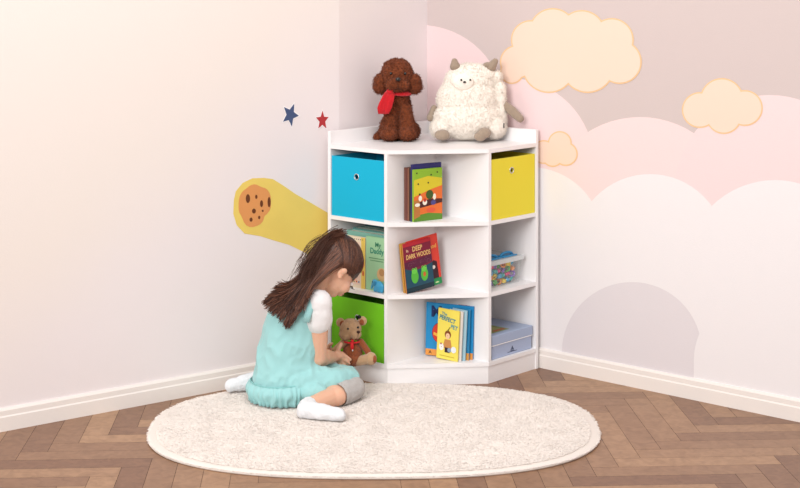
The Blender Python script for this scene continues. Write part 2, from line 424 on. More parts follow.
# ------------------------------------------------------------ light
w = bpy.data.worlds.new('world'); SC.world = w; w.use_nodes = True
w.node_tree.nodes['Background'].inputs[0].default_value = (1, .99, .99, 1); w.node_tree.nodes['Background'].inputs[1].default_value = .56
def area(name, loc, target, size, power, col=(1, 1, 1)):
    l = bpy.data.lights.new(name, 'AREA'); l.shape = 'RECTANGLE'; l.size, l.size_y = size; l.energy = power; l.color = col
    o = bpy.data.objects.new(name, l); COL.objects.link(o); o.location = loc
    o.rotation_euler = (V(target)-V(loc)).to_track_quat('-Z', 'Y').to_euler(); return o
area('softbox_left', (-2.7, -7.9, 3.3), (0, -.6, .5), (2.8, 2.4), 315, (1, .99, .985))
area('ceiling_light', (-.2, -2.6, 3.2), (-.2, -1.2, 0), (2.2, 2.2), 45, (1, .98, .96))
vs_ = SC.view_settings; vs_.view_transform = 'Standard'; vs_.look = 'None'; vs_.exposure = .02; vs_.gamma = 1; vs_.use_curve_mapping = False
# ------------------------------------------------------------ books
WHITEP = mat('paper', '#EFE9DC', .8)
def cover_mat(c): return mat('cover_'+c.strip('#').lower(), c, .38, spec=.45)
ART = {}
def flat(mb, pts, col, k, M=None):
    vs = [(u, -.0002*k, v) for u, v in pts]; mb.add(vs, [tuple(range(len(vs)))], mat('ink_'+col.strip('#').lower(), col, .45), M)
def disc(mb, c, r, col, k, ry=None, n=18): flat(mb, [(c[0]+r*math.cos(2*math.pi*i/n), c[1]+(ry or r)*math.sin(2*math.pi*i/n)) for i in range(n)], col, k)
def rect(mb, x0, z0, x1, z1, col, k): flat(mb, [(x0, z0), (x1, z0), (x1, z1), (x0, z1)], col, k)
def words_(mb, s, cx, cz, size, col, k=5, rot=0, bold=.02, sx=1):
    vs, fs = text_polys(s, bold); c, sn = math.cos(rot), math.sin(rot)
    P = [((v.x*sx*c-v.y*sn)*size+cx, -.0002*k, (v.x*sx*sn+v.y*c)*size+cz) for v in vs]
    mb.add(P, fs, mat('ink_'+col.strip('#').lower(), col, .45))
def book(label, corner_, phi, w, h, th, col, lean=0, art=None, group=None, spine=None, spiral=False, spine_side=1, name='picture_book', M0=None):
    """local: x along the cover, y into the stack, z up; corner_ is the front bottom corner at x = 0"""
    M = M0 if M0 else Matrix.Translation(corner_) @ Matrix.Rotation(phi, 4, 'Z')
    M = M @ Matrix.Translation((0, 0, max(0, math.sin(lean)*w) if lean > 0 else 0)) @ Matrix.Rotation(lean, 4, 'Y')
    t = thing(name, label, 'book', M.to_translation(), M.to_euler(), group)
    c = cover_mat(col); bt = .0016; b = MB()
    b.box((0, 0, 0), (w, bt, h), c); b.box((0, th-bt, 0), (w, th, h), c)
    x0, x1 = ((0, bt) if spine_side > 0 else (w-bt, w))
    b.box((x0, bt, 0), (x1, th-bt, h), cover_mat(spine or col)); b.build('cover', t, world=False)
    g = MB(); g.box((bt if spine_side > 0 else .003, bt, .003), (w-.003 if spine_side > 0 else w-bt, th-bt, h-.003), WHITEP); g.build('pages', t, world=False)
    if art:
        a = MB(); art(a, w, h); a.build('cover_picture', t, world=False)
    return t

# upper middle shelf: a farm story in front, a navy book and brown-spined ones behind
def art_farm(a, w, h):
    rect(a, 0, h*.5, w, h, '#8CB82E', 1); flat(a, [(0, h*.45), (w, h*.62), (w, h*.8), (w*.5, h*.86), (0, h*.8)], '#D8C62A', 2)
    flat(a, [(0, 0), (w, 0), (w, h*.66), (w*.6, h*.6), (0, h*.48)], '#E5702E', 3)
    flat(a, [(0, 0), (w, 0), (w, h*.11), (w*.5, h*.15), (0, h*.11)], '#5C8A2C', 4)
    flat(a, [(w*.05, h*.24), (w, h*.33), (w, h*.40), (w*.6, h*.42), (w*.1, h*.36)], '#4A1E1C', 4.5)
    flat(a, [(0, h*.05), (w*.22, h*.1), (w*.2, h*.42), (0, h*.4)], '#B9773A', 4.7)
    disc(a, (w*.55, h*.50), w*.13, '#3E5A22', 6); disc(a, (w*.22, h*.44), w*.06, '#F1EAD8', 6, w*.08); disc(a, (w*.38, h*.36), w*.08, '#F1EAD8', 7)
    disc(a, (w*.72, h*.45), w*.055, '#F1EAD8', 7, w*.09); disc(a, (w*.68, h*.34), w*.09, '#4E4A86', 8, w*.07); disc(a, (w*.38, h*.40), w*.05, '#C23A28', 9)
    disc(a, (w*.2, h*.52), w*.03, '#1C1612', 8); disc(a, (w*.12, h*.32), w*.09, '#F4EEDC', 8, w*.05); disc(a, (w*.6, h*.2), w*.16, '#E05A3A', 6, w*.07)
    for x, z in ((.1, .93), (.6, .88), (.15, .72), (.82, .92), (.5, .73)): disc(a, (w*x, h*z), w*.025, '#3A3A1E', 7)
    words_(a, 'the farmyard tale', w*.52, h*.83, w*.12, '#B9C83A', 8) if 0 else None
ph = math.radians(36); bx, by = V((math.cos(ph), math.sin(ph), 0)), V((-math.sin(ph), math.cos(ph), 0))
c0 = V((-.063, -.618, .6022))
book('picture book with green, yellow and orange farm cover on the upper middle shelf', c0, ph, .132, .193, .010, '#8CB82E', art=art_farm)
book('tall navy picture book just behind the green farm book', c0+by*.0104-bx*.001, ph, .137, .212, .0075, '#1E1E66')
for i, (cl_, hh, l) in enumerate([('#33221C', .197, 'dark brown-spined book next behind the navy book'), ('#8A5A44', .196, 'tan-brown spined book in the middle of the brown spines'),
                                  ('#6E3A34', .197, 'reddish-brown spined book second from the left of the brown spines'), ('#7A5144', .197, 'brown-spined book at the far left of the upper middle row')]):
    book(l, c0+by*(.0185+.0094*i)-bx*.001*(i+1), ph, .115-.004*i, hh, .0090, cl_, group=None, name='storybook')

# middle shelf: woodland story in front of a red one
def art_woods(a, w, h):
    rect(a, 0, 0, w, h, '#7E1634', 1); rect(a, 0, h*.93, w, h, '#B5202E', 2); flat(a, [(0, 0), (w, 0), (w, h*.5), (w*.6, h*.44), (w*.3, h*.42), (0, h*.5)], '#1C4A5E', 3)
    rect(a, 0, 0, w, h*.10, '#15303A', 4); flat(a, [(0, h*.44), (w*.3, h*.46), (w, h*.52), (w, h*.66), (0, h*.62)], '#5A1838', 2.5)
    words_(a, 'In', w*.14, h*.845, w*.11, '#F0C9A0', 6); words_(a, 'DEEP', w*.50, h*.85, w*.20, '#EFC27A', 6, sx=.8)
    words_(a, 'DARK WOODS', w*.52, h*.715, w*.19, '#EFC27A', 6, sx=.68)
    for x in (.33, .68):
        disc(a, (w*x, h*.30), w*.13, '#56B63C', 7, w*.20); disc(a, (w*x, h*.41), w*.10, '#6BCB48', 8, w*.08)
        for s in (-1, 1): disc(a, (w*(x+.05*s), h*.45), w*.04, '#7DD456', 9); disc(a, (w*(x+.05*s), h*.452), w*.018, '#101810', 10)
    disc(a, (w*.68, h*.30), w*.05, '#C8622C', 10, w*.07)
    for i, (x, z) in enumerate([(.2, .56), (.36, .60), (.62, .57), (.8, .6), (.88, .54)]):
        a_ = [(w*(x+.07*math.cos(q*.5)), h*(z+.03*math.sin(q*.5))) for q in range(13)]
        flat(a, a_+[(p[0]*.97+w*x*.03, p[1]*.97+h*z*.03) for p in a_[::-1]], '#C98CA8', 6)
    words_(a, '* * *', w*.5, h*.06, w*.09, '#C9B98A', 6) if 0 else None
def art_red(a, w, h):
    rect(a, 0, 0, w, h*.13, '#1E8A4A', 2); words_(a, 'and', w*.83, h*.77, w*.15, '#F2B45A', 5)
    flat(a, [(w*.70, h*.13), (w*.92, h*.13), (w*.90, h*.46), (w*.78, h*.5), (w*.70, h*.42)], '#3A1620', 3); disc(a, (w*.78, h*.36), w*.05, '#E9DCD0', 4)
    disc(a, (w*.84, h*.05), w*.06, '#C8DCA0', 4, w*.02)
ph = math.radians(36); bx, by = V((math.cos(ph), math.sin(ph), 0)), V((-math.sin(ph), math.cos(ph), 0))
c0 = V((-.088, -.616, .3362)); ln = math.radians(-6.5)
book('dark crimson storybook titled In Deep Dark Woods with two green frogs', c0+V((0,0,.000)), ph, .128, .186, .007, '#B5202E', lean=ln, art=art_woods, spine='#C9A03A')
book('orange-red storybook peeking out behind the dark woods book', c0+by*.0084+bx*.030, ph, .142, .192, .006, '#DB3A28', lean=math.radians(-8), art=art_red)
book('thin ochre-spined book leaning behind the dark woods book', c0+by*.0152+bx*.001, ph, .115, .184, .0062, '#CF9A3C', lean=ln, name='storybook')
book('yellow-brown spined book hindmost of the middle shelf books', c0+by*.0218+bx*.003, ph, .095, .184, .0062, '#B07A30', lean=ln, name='storybook')

# lower middle shelf
def art_pet(a, w, h):
    words_(a, 'The', w*.30, h*.90, w*.16, '#2C8FA8', 5, rot=-.15); words_(a, 'PERFECT', w*.45, h*.80, w*.25, '#1F8098', 5, rot=-.16, bold=.03, sx=.78); words_(a, 'PET', w*.78, h*.66, w*.24, '#2C8FA8', 5, rot=-.2, sx=.85)
    disc(a, (w*.5, h*.50), w*.15, '#8A4A22', 3, w*.17); disc(a, (w*.5, h*.47), w*.10, '#F0C8A0', 4, w*.12)
    flat(a, [(w*.36, h*.40), (w*.64, h*.40), (w*.72, h*.22), (w*.28, h*.22)], '#C98A4E', 3); rect(a, w*.38, h*.14, w*.62, h*.24, '#3A2430', 3.5)
    disc(a, (w*.22, h*.24), w*.11, '#F4EEE6', 5, w*.15); disc(a, (w*.2, h*.3), w*.04, '#B4402C', 6); disc(a, (w*.8, h*.22), w*.12, '#E9EEF2', 5, w*.13)
    disc(a, (w*.6, h*.2), w*.09, '#8FA4B8', 6); flat(a, [(w*.44, h*.56), (w*.58, h*.66), (w*.6, h*.65), (w*.5, h*.55)], '#7A6A2C', 5)
    disc(a, (w*.5, h*.48), w*.012, '#2A1A10', 6); disc(a, (w*.22, h*.24), w*.015, '#1A1414', 7); rect(a, w*.15, h*.06, w*.85, h*.075, '#C8B43A', 5)
def art_blue(a, w, h):
    words_(a, 'M', w*.22, h*.83, w*.30, '#122A5E', 5, bold=.04); disc(a, (w*.30, h*.44), w*.16, '#D8402C', 3, w*.20); disc(a, (w*.30, h*.44), w*.17, '#16244E', 2.5, w*.21)
    flat(a, [(w*.16, h*.40), (w*.40, h*.30), (w*.42, h*.36), (w*.17, h*.45)], '#F4B84A', 4); rect(a, 0, 0, w, h*.12, '#E89A48', 2); words_(a, 'A', w*.10, h*.06, w*.09, '#4A2A16', 5)
def between(p, q, z, **k):
    d = q-p; return dict(corner_=V((p.x, p.y, z)), phi=math.atan2(d.y, d.x), w=d.length)
def bk(label, p, q, h, th, col, **k):
    e = between(V(p), V(q), .0802); book(label, e['corner_'], e['phi'], e['w'], h, th, col, **k)
bk('large blue picture book with letter M and red heart shape on the lower middle shelf', (-.018, -.500, 0), (.157, -.566, 0), .198, .009, '#1C8CC8', art=art_blue, lean=math.radians(1.2))
bk('yellow picture book titled The Perfect Pet with a girl on the cover', (.022, -.548, 0), (.099, -.598, 0), .188, .0055, '#F2DE5E', art=art_pet, lean=math.radians(3))
bk('thin white paperback wedged right behind the yellow pet book', (.062, -.558, 0), (.112, -.592, 0), .186, .005, '#E6DEDA', lean=math.radians(3), name='paperback_book')
bk('pale blue dog-cover paperback between the white and the blue books', (.075, -.548, 0), (.127, -.585, 0), .188, .005, '#A9CCD8', lean=math.radians(3), name='paperback_book')
bk('mid blue paperback with orange foot just in front of the large blue book', (.090, -.550, 0), (.142, -.577, 0), .190, .005, '#2C84B4', lean=math.radians(2), name='paperback_book',
   art=lambda a, w, h: rect(a, 0, 0, w, h*.14, '#D89A4C', 1))
bk('red-brown book standing last behind the large blue picture book', (.10, -.527, 0), (.1725, -.552, 0), .196, .007, '#A8573C', lean=math.radians(1.2), name='storybook')

# left middle compartment: green album, spiral book and a row behind them
def loc_book(label, y, x, w, h, th, col, **k):
    """cover faces out of the left opening; y across, x out of the shelf"""
    M0 = MC @ Matrix.Translation((x, y, .3362)) @ Matrix.Rotation(math.radians(90), 4, 'Z')
    return book(label, None, 0, w, h, th, col, M0=M0, **k)
def art_green(a, w, h):
    words_(a, 'My', w*.55, h*.86, w*.22, '#2C7A5A', 5); words_(a, 'Daddy', w*.5, h*.74, w*.26, '#2C8A72', 5, sx=.9)
    rect(a, w*.15, h*.60, w*.85, h*.612, '#4C8A60', 4); rect(a, w*.2, h*.555, w*.8, h*.567, '#4C8A60', 4)
    disc(a, (w*.72, h*.32), w*.22, '#D8B07A', 3); disc(a, (w*.72, h*.36), w*.12, '#B98A58', 4)
def art_pink(a, w, h):
    rect(a, w*.80, 0, w, h, '#E2C25A', 2); disc(a, (w*.9, h*.56), w*.05, '#3A3430', 5, w*.08); disc(a, (w*.9, h*.48), w*.06, '#D8783A', 4, w*.12); disc(a, (w*.9, h*.3), w*.05, '#C8622C', 4, w*.1)
    for i in range(9): disc(a, (w*(.08+.1*i), h*.955), w*.02, '#5A4A3E', 5)
    rect(a, w*.06, h*.06, w*.74, h*.9, '#E9CBB8', 2.5); 
    for i in range(6): disc(a, (w*(.14+.11*i), h*.12), w*.035, ['#7A9A4A', '#C8622C', '#4A7AA8'][i % 3], 5)
loc_book('pale green picture book titled My Daddy standing in the left middle compartment', .172, LX-.030, .112, .200, .010, '#9CCB9E', art=art_green)
loc_book('cream and pink spiral-bound book beside the green picture book', .066, LX-.028, .104, .192, .012, '#E6D6BC', art=art_pink)
for i, (cl_, hh, l) in enumerate([('#7FB8AC', .208, 'teal album first behind the green picture book'), ('#5F8F8C', .214, 'grey-green album second behind the green picture book'),
                                  ('#86A8A2', .212, 'pale sage album third behind the green picture book'), ('#4F7C86', .217, 'slate teal album hindmost in the left middle compartment')]):
    loc_book(l, .055, LX-.048-.034*i, .215, hh, .032, cl_)
ft = thing('toy_figure', 'small light blue toy elephant standing before the green picture book', 'toy', tuple(MC @ V((LX-.016, .25, .336))), (0, 0, ANG))
bl = mat('toy_blue', '#3FA2CF', .4, coat=.2); m = MB()
m.ell((0, .0, .022), (.010, .026, .021), bl); m.ell((.0, -.020, .034), (.009, .014, .013), bl); m.cap((0, -.018, .012), .0075, (0, -.018, .0076), .007, bl); m.cap((0, .016, .012), .0075, (0, .016, .0076), .007, bl); m.cap((0, -.030, .032), .005, (.0, -.036, .012), .0035, bl)
fo = blob('figure_body', m, .0014, ft, it=3, world=False)
m = MB(); m.ell((.0085, -.024, .038), (.002, .002, .0026), mat('eye_black', '#0A0A0C', .15, coat=.5)); m.build('eye', ft, True, world=False)
m = MB(); m.ell((.0085, -.012, .034), (.002, .007, .009), mat('toy_blue_dark', '#2E86B4', .5)); m.build('ear', ft, True, world=False)

# ------------------------------------------------------------ right compartments
RB = MC
bg = mat('case_bluegrey', '#A9B6D2', .5, bump=.03, bscale=200); bl2 = mat('case_lid', '#A3B1CC', .45); wh = mat('case_white', '#F2F1F2', .5)
cs_ = thing('storage_case', 'blue-grey lidded game case in the lower right compartment', 'box', tuple(MC @ V((.150, LY-.10, .0805))), (0, 0, ANG))
def lpart(name, fn, par, **k):
    m = MB(); fn(m); o = m.build(name, par, world=False, **k); return o
X0, X1, Y0, Y1 = -.125, .126, -.17, .090
body = lpart('case_body', lambda m: m.box((X0+.004, Y0+.004, 0), (X1-.004, Y1-.002, .050), bg, bev=.002), cs_)
lpart('lid', lambda m: m.box((X0, Y0, .053), (X1, Y1+.001, .088), bl2, bev=.002), cs_)
lpart('white_seam', lambda m: m.box((X0+.001, Y0+.001, .050), (X1-.001, Y1+.0016, .053), wh), cs_)
def lidart(m):
    Mx = Matrix.Translation((0, 0, .0884))
    def r(x0, y0, x1, y1, c, k): m.add([(x0, y0, .0884+.0002*k), (x1, y0, .0884+.0002*k), (x1, y1, .0884+.0002*k), (x0, y1, .0884+.0002*k)], [(0, 1, 2, 3)], mat('ink_'+c[1:].lower(), c, .5))
    r(-.02, -.12, .115, .06, '#8C9A62', 1); r(.0, -.10, .10, .03, '#A8A870', 2); r(.02, -.07, .07, -.01, '#6F8A5A', 3); r(-.01, .035, .06, .05, '#B4624A', 3); r(.075, -.04, .11, .02, '#C9B46A', 3)
lpart('lid_picture', lidart, cs_)
def boat(m):
    y = Y1-.0016; ink = mat('ink_2a3558', '#2A3558', .5)
    def p(pts): m.add([(x, y, z) for x, z in pts], [tuple(range(len(pts)))], ink)
    p([(.030, .012), (-.030, .012), (-.028, .010), (.028, .010)]); p([(.014, .015), (-.014, .015), (-.009, .0125), (.009, .0125)]); p([(.001, .017), (.001, .034), (-.010, .017)]); p([(.003, .017), (.003, .030), (.010, .017)])
lpart('sailboat_print', boat, cs_, label='dark sailboat emblem on the case front')

tub = thing('toy_tub', 'clear plastic tub with blue handles full of coloured toy shapes', 'tub', tuple(MC @ V((.160, LY-.115, .3362))), (0, 0, ANG))
clear = mat('clear_plastic', '#F2F6F8', .12, alpha=.07, spec=.6)
frost = mat('frosted_plastic', '#EDF1F3', .3, alpha=.5, spec=.5)
def tubw(m):
    a, b, h = .094, .068, .080; a2, b2 = .102, .075; t = .0016
    for q, (x0, y0, x1, y1) in enumerate([(a, b, a2, b2)]):
        pass
    def ring(A, B, z): return [(A, -B, z), (A, B, z), (-A, B, z), (-A, -B, z)]
    m.loft([ring(a, b, 0), ring(a2, b2, h), ring(a2-t, b2-t, h), ring(a-t, b-t, t)], clear, caps=False)
    m.add(ring(a, b, 0), [(3, 2, 1, 0)], clear); m.add(ring(a-t, b-t, t), [(0, 1, 2, 3)], clear)
tub.scale = (1.06, 1, 1.10)
lpart('tub_wall', tubw, tub)
def lid(m):
    a, b = .107, .080
    m.box((-a, -b, .079), (a, -b+.006, .094), frost); m.box((-a, b-.006, .079), (a, b, .094), frost); m.box((-a, -b+.006, .079), (-a+.006, b-.006, .094), frost); m.box((a-.006, -b+.006, .079), (a, b-.006, .094), frost)
    m.box((-a+.006, -b+.006, .091), (a-.006, b-.006, .094), frost)
lpart('lid', lid, tub)
hb = mat('handle_blue', '#2C8CC0', .35, coat=.2)
for s in (-1, 1):
    m = MB(); pts = [(s*.045+.036*math.cos(q), .045-.0*q, .095+.012*math.sin(q)) for q in [math.pi*i/12 for i in range(13)]]
    m.tube(pts, .0045, hb, n=8); m.box((s*.045-.040, .025, .0942), (s*.045+.040, .066, .0985), hb, bev=.0012); m.build('handle', tub, True, world=False, label='blue clip handle on the lid')
cols = [('yellow', '#F2D02C'), ('pink', '#EC4A86'), ('orange', '#F08A2C'), ('teal', '#2CB2AE'), ('green', '#4CB24A'), ('blue', '#3A76C8'), ('purple', '#7A55B4')]
protos = {}
def toy(kind, cn, ch):
    m = MB(); mm = mat('toy_'+cn, ch, .35, coat=.3)
    if kind == 'ring': m.tube([(.0085*math.cos(a), .0085*math.sin(a), 0) for a in [2*math.pi*i/18 for i in range(18)]], .0034, mm, closed=True)
    elif kind == 'star':
        pts = []
        for i in range(10): r = .011 if i % 2 == 0 else .0055; pts.append((r*math.cos(i*math.pi/5), r*math.sin(i*math.pi/5)))
        m.prism(pts, -.0035, .0035, mm)
    elif kind == 'bead': m.ell((0, 0, 0), (.008, .008, .007), mm)
    else: m.box((-.008, -.008, -.006), (.008, .008, .006), mm, bev=.0015)
    m.v = [tuple(V(q)*1.18) for q in m.v]; return m.mesh('toy_'+kind)
kk = 0; kinds = ['ring', 'star', 'bead', 'block']
for lay in range(4):
    for ix in range(7):
        for iy in (1, 2, 3):
            cn, ch = cols[(kk*5+lay*3+ix) % 7]; kd = kinds[(kk*3+iy) % 4]; kk += 1
            key = (kd, cn)
            if key not in protos: protos[key] = toy(kd, cn, ch)
            o = bpy.data.objects.new('toy_'+kd, protos[key]); COL.objects.link(o)
            px_, py_, pz_ = -.078+ix*.026+random.uniform(-.002, .002), -.046+iy*.0305+random.uniform(-.002, .002), .0125+lay*.0205
            o.location = MC @ (V((.160, LY-.115, .3362))+V((px_, py_, pz_)))
            o.rotation_euler = (random.uniform(.6, 1.5), random.uniform(-.4, .4), ANG+random.uniform(0, 3)) if kd in ('ring', 'star') else (random.uniform(-.3, .3), random.uniform(-.3, .3), random.uniform(0, 3))
            tag(o, f'small {cn} plastic {kd} among the toys in the clear tub', 'toy', f'{cn} plastic {kd}s in the clear tub')

# ------------------------------------------------------------ plush helpers
def fuzz(scale, amp, scale2=None, amp2=0):
    def f(c, n):
        d = noise.noise(c*scale)*amp
        if scale2: d += noise.noise(c*scale2+V((5, 1, 2)))*amp2
        return d
    return f
def fur(name, src, count, length, r0, m, parent, droop=.4, curl=.5, keep=None, seed=3):
    """short tufts rooted all over a plush surface"""
    me = src.data; rg = np.random.default_rng(seed); nf = len(me.polygons)
    ar = np.empty(nf); me.polygons.foreach_get('area', ar); ce = np.empty(nf*3); me.polygons.foreach_get('center', ce); ce = ce.reshape(-1, 3)
    no = np.empty(nf*3); me.polygons.foreach_get('normal', no); no = no.reshape(-1, 3)
    idx = rg.choice(nf, count, p=ar/ar.sum()); c = ce[idx]; n = no[idx]
    if keep is not None:
        k = np.array([keep(V(p)) for p in c]); c = c[k]; n = n[k]
    c = c+rg.normal(0, .0012, c.shape)
    rd = rg.normal(0, 1, c.shape)*curl; L = length*rg.uniform(.6, 1.25, (len(c), 1))
    d1 = n+rd*.5; d1 /= np.linalg.norm(d1, axis=1, keepdims=True)
    d2 = n*.5+rd+np.array([0, 0, -droop]); d2 /= np.linalg.norm(d2, axis=1, keepdims=True)
    p0 = c-n*.002; p1 = p0+d1*L*.5; p2 = p1+(d1+d2)*.5*L*.35; p3 = p2+d2*L*.35
    return strands(name, np.stack([p0, p1, p2, p3], 1), r0, r0*.3, m, parent, world=False, stuff=True)
BLK = mat('eye_black', '#0A0A0C', .15, coat=.5)

# ------------------------------------------------------------ brown poodle toy on the top board
BR = mat('poodle_plush', '#804226', .95, bump=.7, bscale=220, var=.4, vscale=120, sheen=.08, spec=.15)
dg_ = thing('toy_poodle', 'brown curly plush poodle in a red scarf sitting on the bookcase top', 'plush toy', (-.108, -.30, .870))
D = lambda px, py, Y: W(px, py, Y)
yb = -.30
m = MB()
m.ell(D(398, 110, yb+.03), (.052, .056, .078), BR); m.ell(D(398, 126, yb+.03), (.070, .062, .050), BR); m.ell(D(397.5, 98, yb+.01), (.046, .045, .045), BR)
for s, x in ((-1, 389.5), (1, 407.5)):
    m.cap(D(x+(398-x)*.25, 109, yb-.012), .026, D(x, 130, yb-.030), .030, BR); m.ell(D(x, 133.5, yb-.042), (.035, .040, .027), BR)
m.ell(D(386, 131, yb+.03), (.027, .045, .032), BR); m.ell(D(413, 131, yb+.03), (.027, .045, .032), BR)
m.cap(D(380, 136, yb+.05), .018, D(377, 137, yb+.03), .014, BR)
cz = fuzz(110, .003, 260, .0024)
dbody = blob('torso', m, .003, dg_, it=5, disp=cz, zmin=.8705)
m = MB(); m.ell(D(397, 77, yb-.005), (.066, .062, .062), BR); m.ell(D(397, 70, yb-.0), (.058, .052, .044), BR); m.ell(D(397.5, 84, yb-.055), (.044, .036, .030), BR)
m.ell(D(391, 85, yb-.066), (.022, .022, .020), BR); m.ell(D(404, 85, yb-.066), (.022, .022, .020), BR)
dhead = blob('head', m, .0028, dg_, it=5, disp=cz)
for x in (381, 414):
    m = MB(); m.ell(D(x, 83, yb-.015), (.029, .032, .036), BR); m.ell(D(x+(.5 if x > 400 else -.5), 87, yb-.02), (.029, .030, .026), BR); m.cap(D(x, 80, yb-.01), .018, D(397+(x-397)*.7, 75, yb), .014, BR)
    er = blob('ear', m, .0028, dg_, it=4, disp=fuzz(90, .003, 230, .002)); fur('curls', er, 1500, .008, .0009, BR, er, curl=1.0, seed=x)
fur('curls', dbody, 9000, .0075, .0009, BR, dbody, curl=1.0); fur('curls', dhead, 5000, .0075, .0009, BR, dhead, curl=1.0, seed=5)
m = MB(); m.ell(D(398, 79.5, yb-.098), (.0105, .008, .0085), mat('nose_dark', '#17100E', .25, coat=.4)); m.build('nose', dg_, True)
for x in (391, 405):
    m = MB(); m.ell(D(x, 73.5, yb-.062), (.0055, .005, .0055), BLK); m.build('eye', dg_, True)
m = MB(); m.tube([D(398, 84, yb-.099), D(398, 88.5, yb-.094), D(394, 90, yb-.090)], .001, mat('thread_dark', '#1E120E', .8), n=5); m.tube([D(398, 88.5, yb-.094), D(402, 90, yb-.090)], .001, mat('thread_dark', '#1E120E', .8), n=5); m.build('mouth_stitch', dg_)
RD = mat('scarf_red', '#C8101E', .85, bump=.5, bscale=160, sheen=.3, stretch=(1, 1, .3))
m = MB(); rc = D(397.5, 92.5, yb+.005); pts = [rc+V((.053*math.cos(a), .052*math.sin(a)-.004, .004*math.sin(2*a)+.003*math.cos(a))) for a in [2*math.pi*i/30 for i in range(30)]]
m.tube(pts, .0095, RD, n=10, closed=True); sc = m.build('scarf', dg_, True, label='red knitted scarf')
def ribbon(name, path, widths, th, m_, parent, fold=0):
    b = MB(); rings = []
    for i, (p, w_) in enumerate(zip(path, widths)):
        p = V(p); a = V((1, 0, 0)); k = 9; r = []
        up = [p+a*w_*(-.5+j/(k-1))+V((0, -1, 0))*(th/2+fold*w_*math.sin(j*2.3+i*.25)*.12) for j in range(k)]
        dn = [q+V((0, th, 0)) for q in up[::-1]]; rings.append(up+dn)
    b.loft(rings, m_); return b.build(name, parent, True)
ribbon('scarf_tail', [D(390, 91.5, yb-.062), D(388.5, 96, yb-.078), D(386.5, 102, yb-.084), D(384.5, 108, yb-.086), D(383.5, 114, yb-.084)], [.036, .046, .054, .056, .040], .006, RD, sc, fold=1)
m = MB(); m.ell(D(390, 91.5, yb-.066), (.016, .012, .012), RD); m.build('scarf_knot', sc, True)

# ------------------------------------------------------------ white fluffy plush on the top board
FL = mat('fleece_white', '#F6EDE2', .95, bump=.35, bscale=170, sheen=.15, spec=.1)
FL.node_tree.nodes['Principled BSDF'].inputs['Subsurface Weight'].default_value = 0
FL.node_tree.nodes['Principled BSDF'].inputs['Subsurface Radius'].default_value = (1, .9, .8)
FL.node_tree.nodes['Principled BSDF'].inputs['Subsurface Scale'].default_value = .012
TN = mat('plush_tan', '#A4917F', .95, bump=.5, bscale=300, var=.12, vscale=80, sheen=.3, spec=.1)
sh = thing('fluffy_plush', 'plump white fluffy plush animal with tan ears on the bookcase top', 'plush toy', (.155, -.31, .870))
ys = -.315
m = MB()
m.ell(D(468, 118, ys), (.136, .074, .085), FL); m.ell(D(468, 100, ys+.005), (.124, .068, .10), FL); m.ell(D(470, 84, ys+.01), (.104, .058, .082), FL); m.ell(D(474, 76, ys+.01), (.090, .050, .048), FL); m.ell(D(497, 78, ys+.012), (.022, .03, .03), FL)
m.ell(D(443, 128, ys), (.052, .06, .045), FL); m.ell(D(494, 126, ys), (.050, .06, .05), FL)
m.cap(D(500, 88, ys), .024, D(501, 120, ys), .024, FL)
sbody = blob('body', m, .004, sh, it=8, disp=fuzz(50, .0022, 150, .0012), zmin=.871)
fc = D(463, 82, ys-.06)
def offface(p):
    q = V((p.x+sh.location.x, p.y+sh.location.y, p.z+sh.location.z)); return not ((abs(q.x-fc.x) < .038) and abs(q.z-fc.z) < .030 and q.y < ys) or random.random() < .1
fur('fleece', sbody, 14000, .0060, .0010, FL, sbody, droop=.2, curl=.5, keep=offface)
m = MB(); m.ell(D(463, 82, ys-.050), (.042, .016, .033), mat('face_plush', '#FAF2E6', .95, bump=.4, bscale=160, sheen=.4)); face = m.build('face', sh, True, label='smooth short-pile face patch')
for x, y in ((461.2, 79.9), (470.3, 79.9)):
    m = MB(); m.ell(D(x, y, ys-.071), (.0038, .0035, .0042), BLK); m.build('eye', face, True)
m = MB(); m.ell(D(464.5, 82.1, ys-.073), (.0058, .004, .0042), BLK); m.build('nose', face, True)
for pts, nm in ((((455, 66, 0), (454.5, 61.5, 0)), 'ear'), (((491, 67, 0), (495, 61.5, 0)), 'ear')):
    m = MB(); a, b = pts; m.cap(D(a[0], a[1], ys), .021, D(b[0], b[1], ys-.0), .013, TN)
    if a[0] > 470: m.ell(D(488, 65, ys), (.02, .018, .012), TN)
    blob(nm, m, .0022, sh, it=3, disp=fuzz(200, .001))
for a, b, r in (((443, 135), (440.5, 134.5), .026), ((484.5, 133), (480, 136), .028)):
    m = MB(); m.ell(D(a[0], a[1], ys-.07), (.026, .032, .021), TN); m.ell(D(b[0], b[1]+.5, ys-.080), (.024, .02, .019), TN); blob('foot', m, .0025, sh, it=3, zmin=.871)
m = MB(); m.cap(D(505, 105, ys-.005), .016, D(512, 111, ys-.018), .019, TN); m.cap(D(512, 111, ys-.018), .019, D(520, 118.5, ys-.034), .016, TN); blob('arm', m, .0025, sh, it=3, disp=fuzz(200, .001))
m = MB(); m.cap(D(434, 108, ys+.01), .013, D(430, 118, ys), .014, TN); blob('arm', m, .0025, sh, it=3)
m = MB(); m.box(tuple(D(503.4, 128, ys-.045)), tuple(D(503.4, 128, ys-.045)+V((.004, .012, .018))), mat('tag_dark', '#2A2624', .7)); m.build('fabric_tag', sh, label='small dark sewn tag')
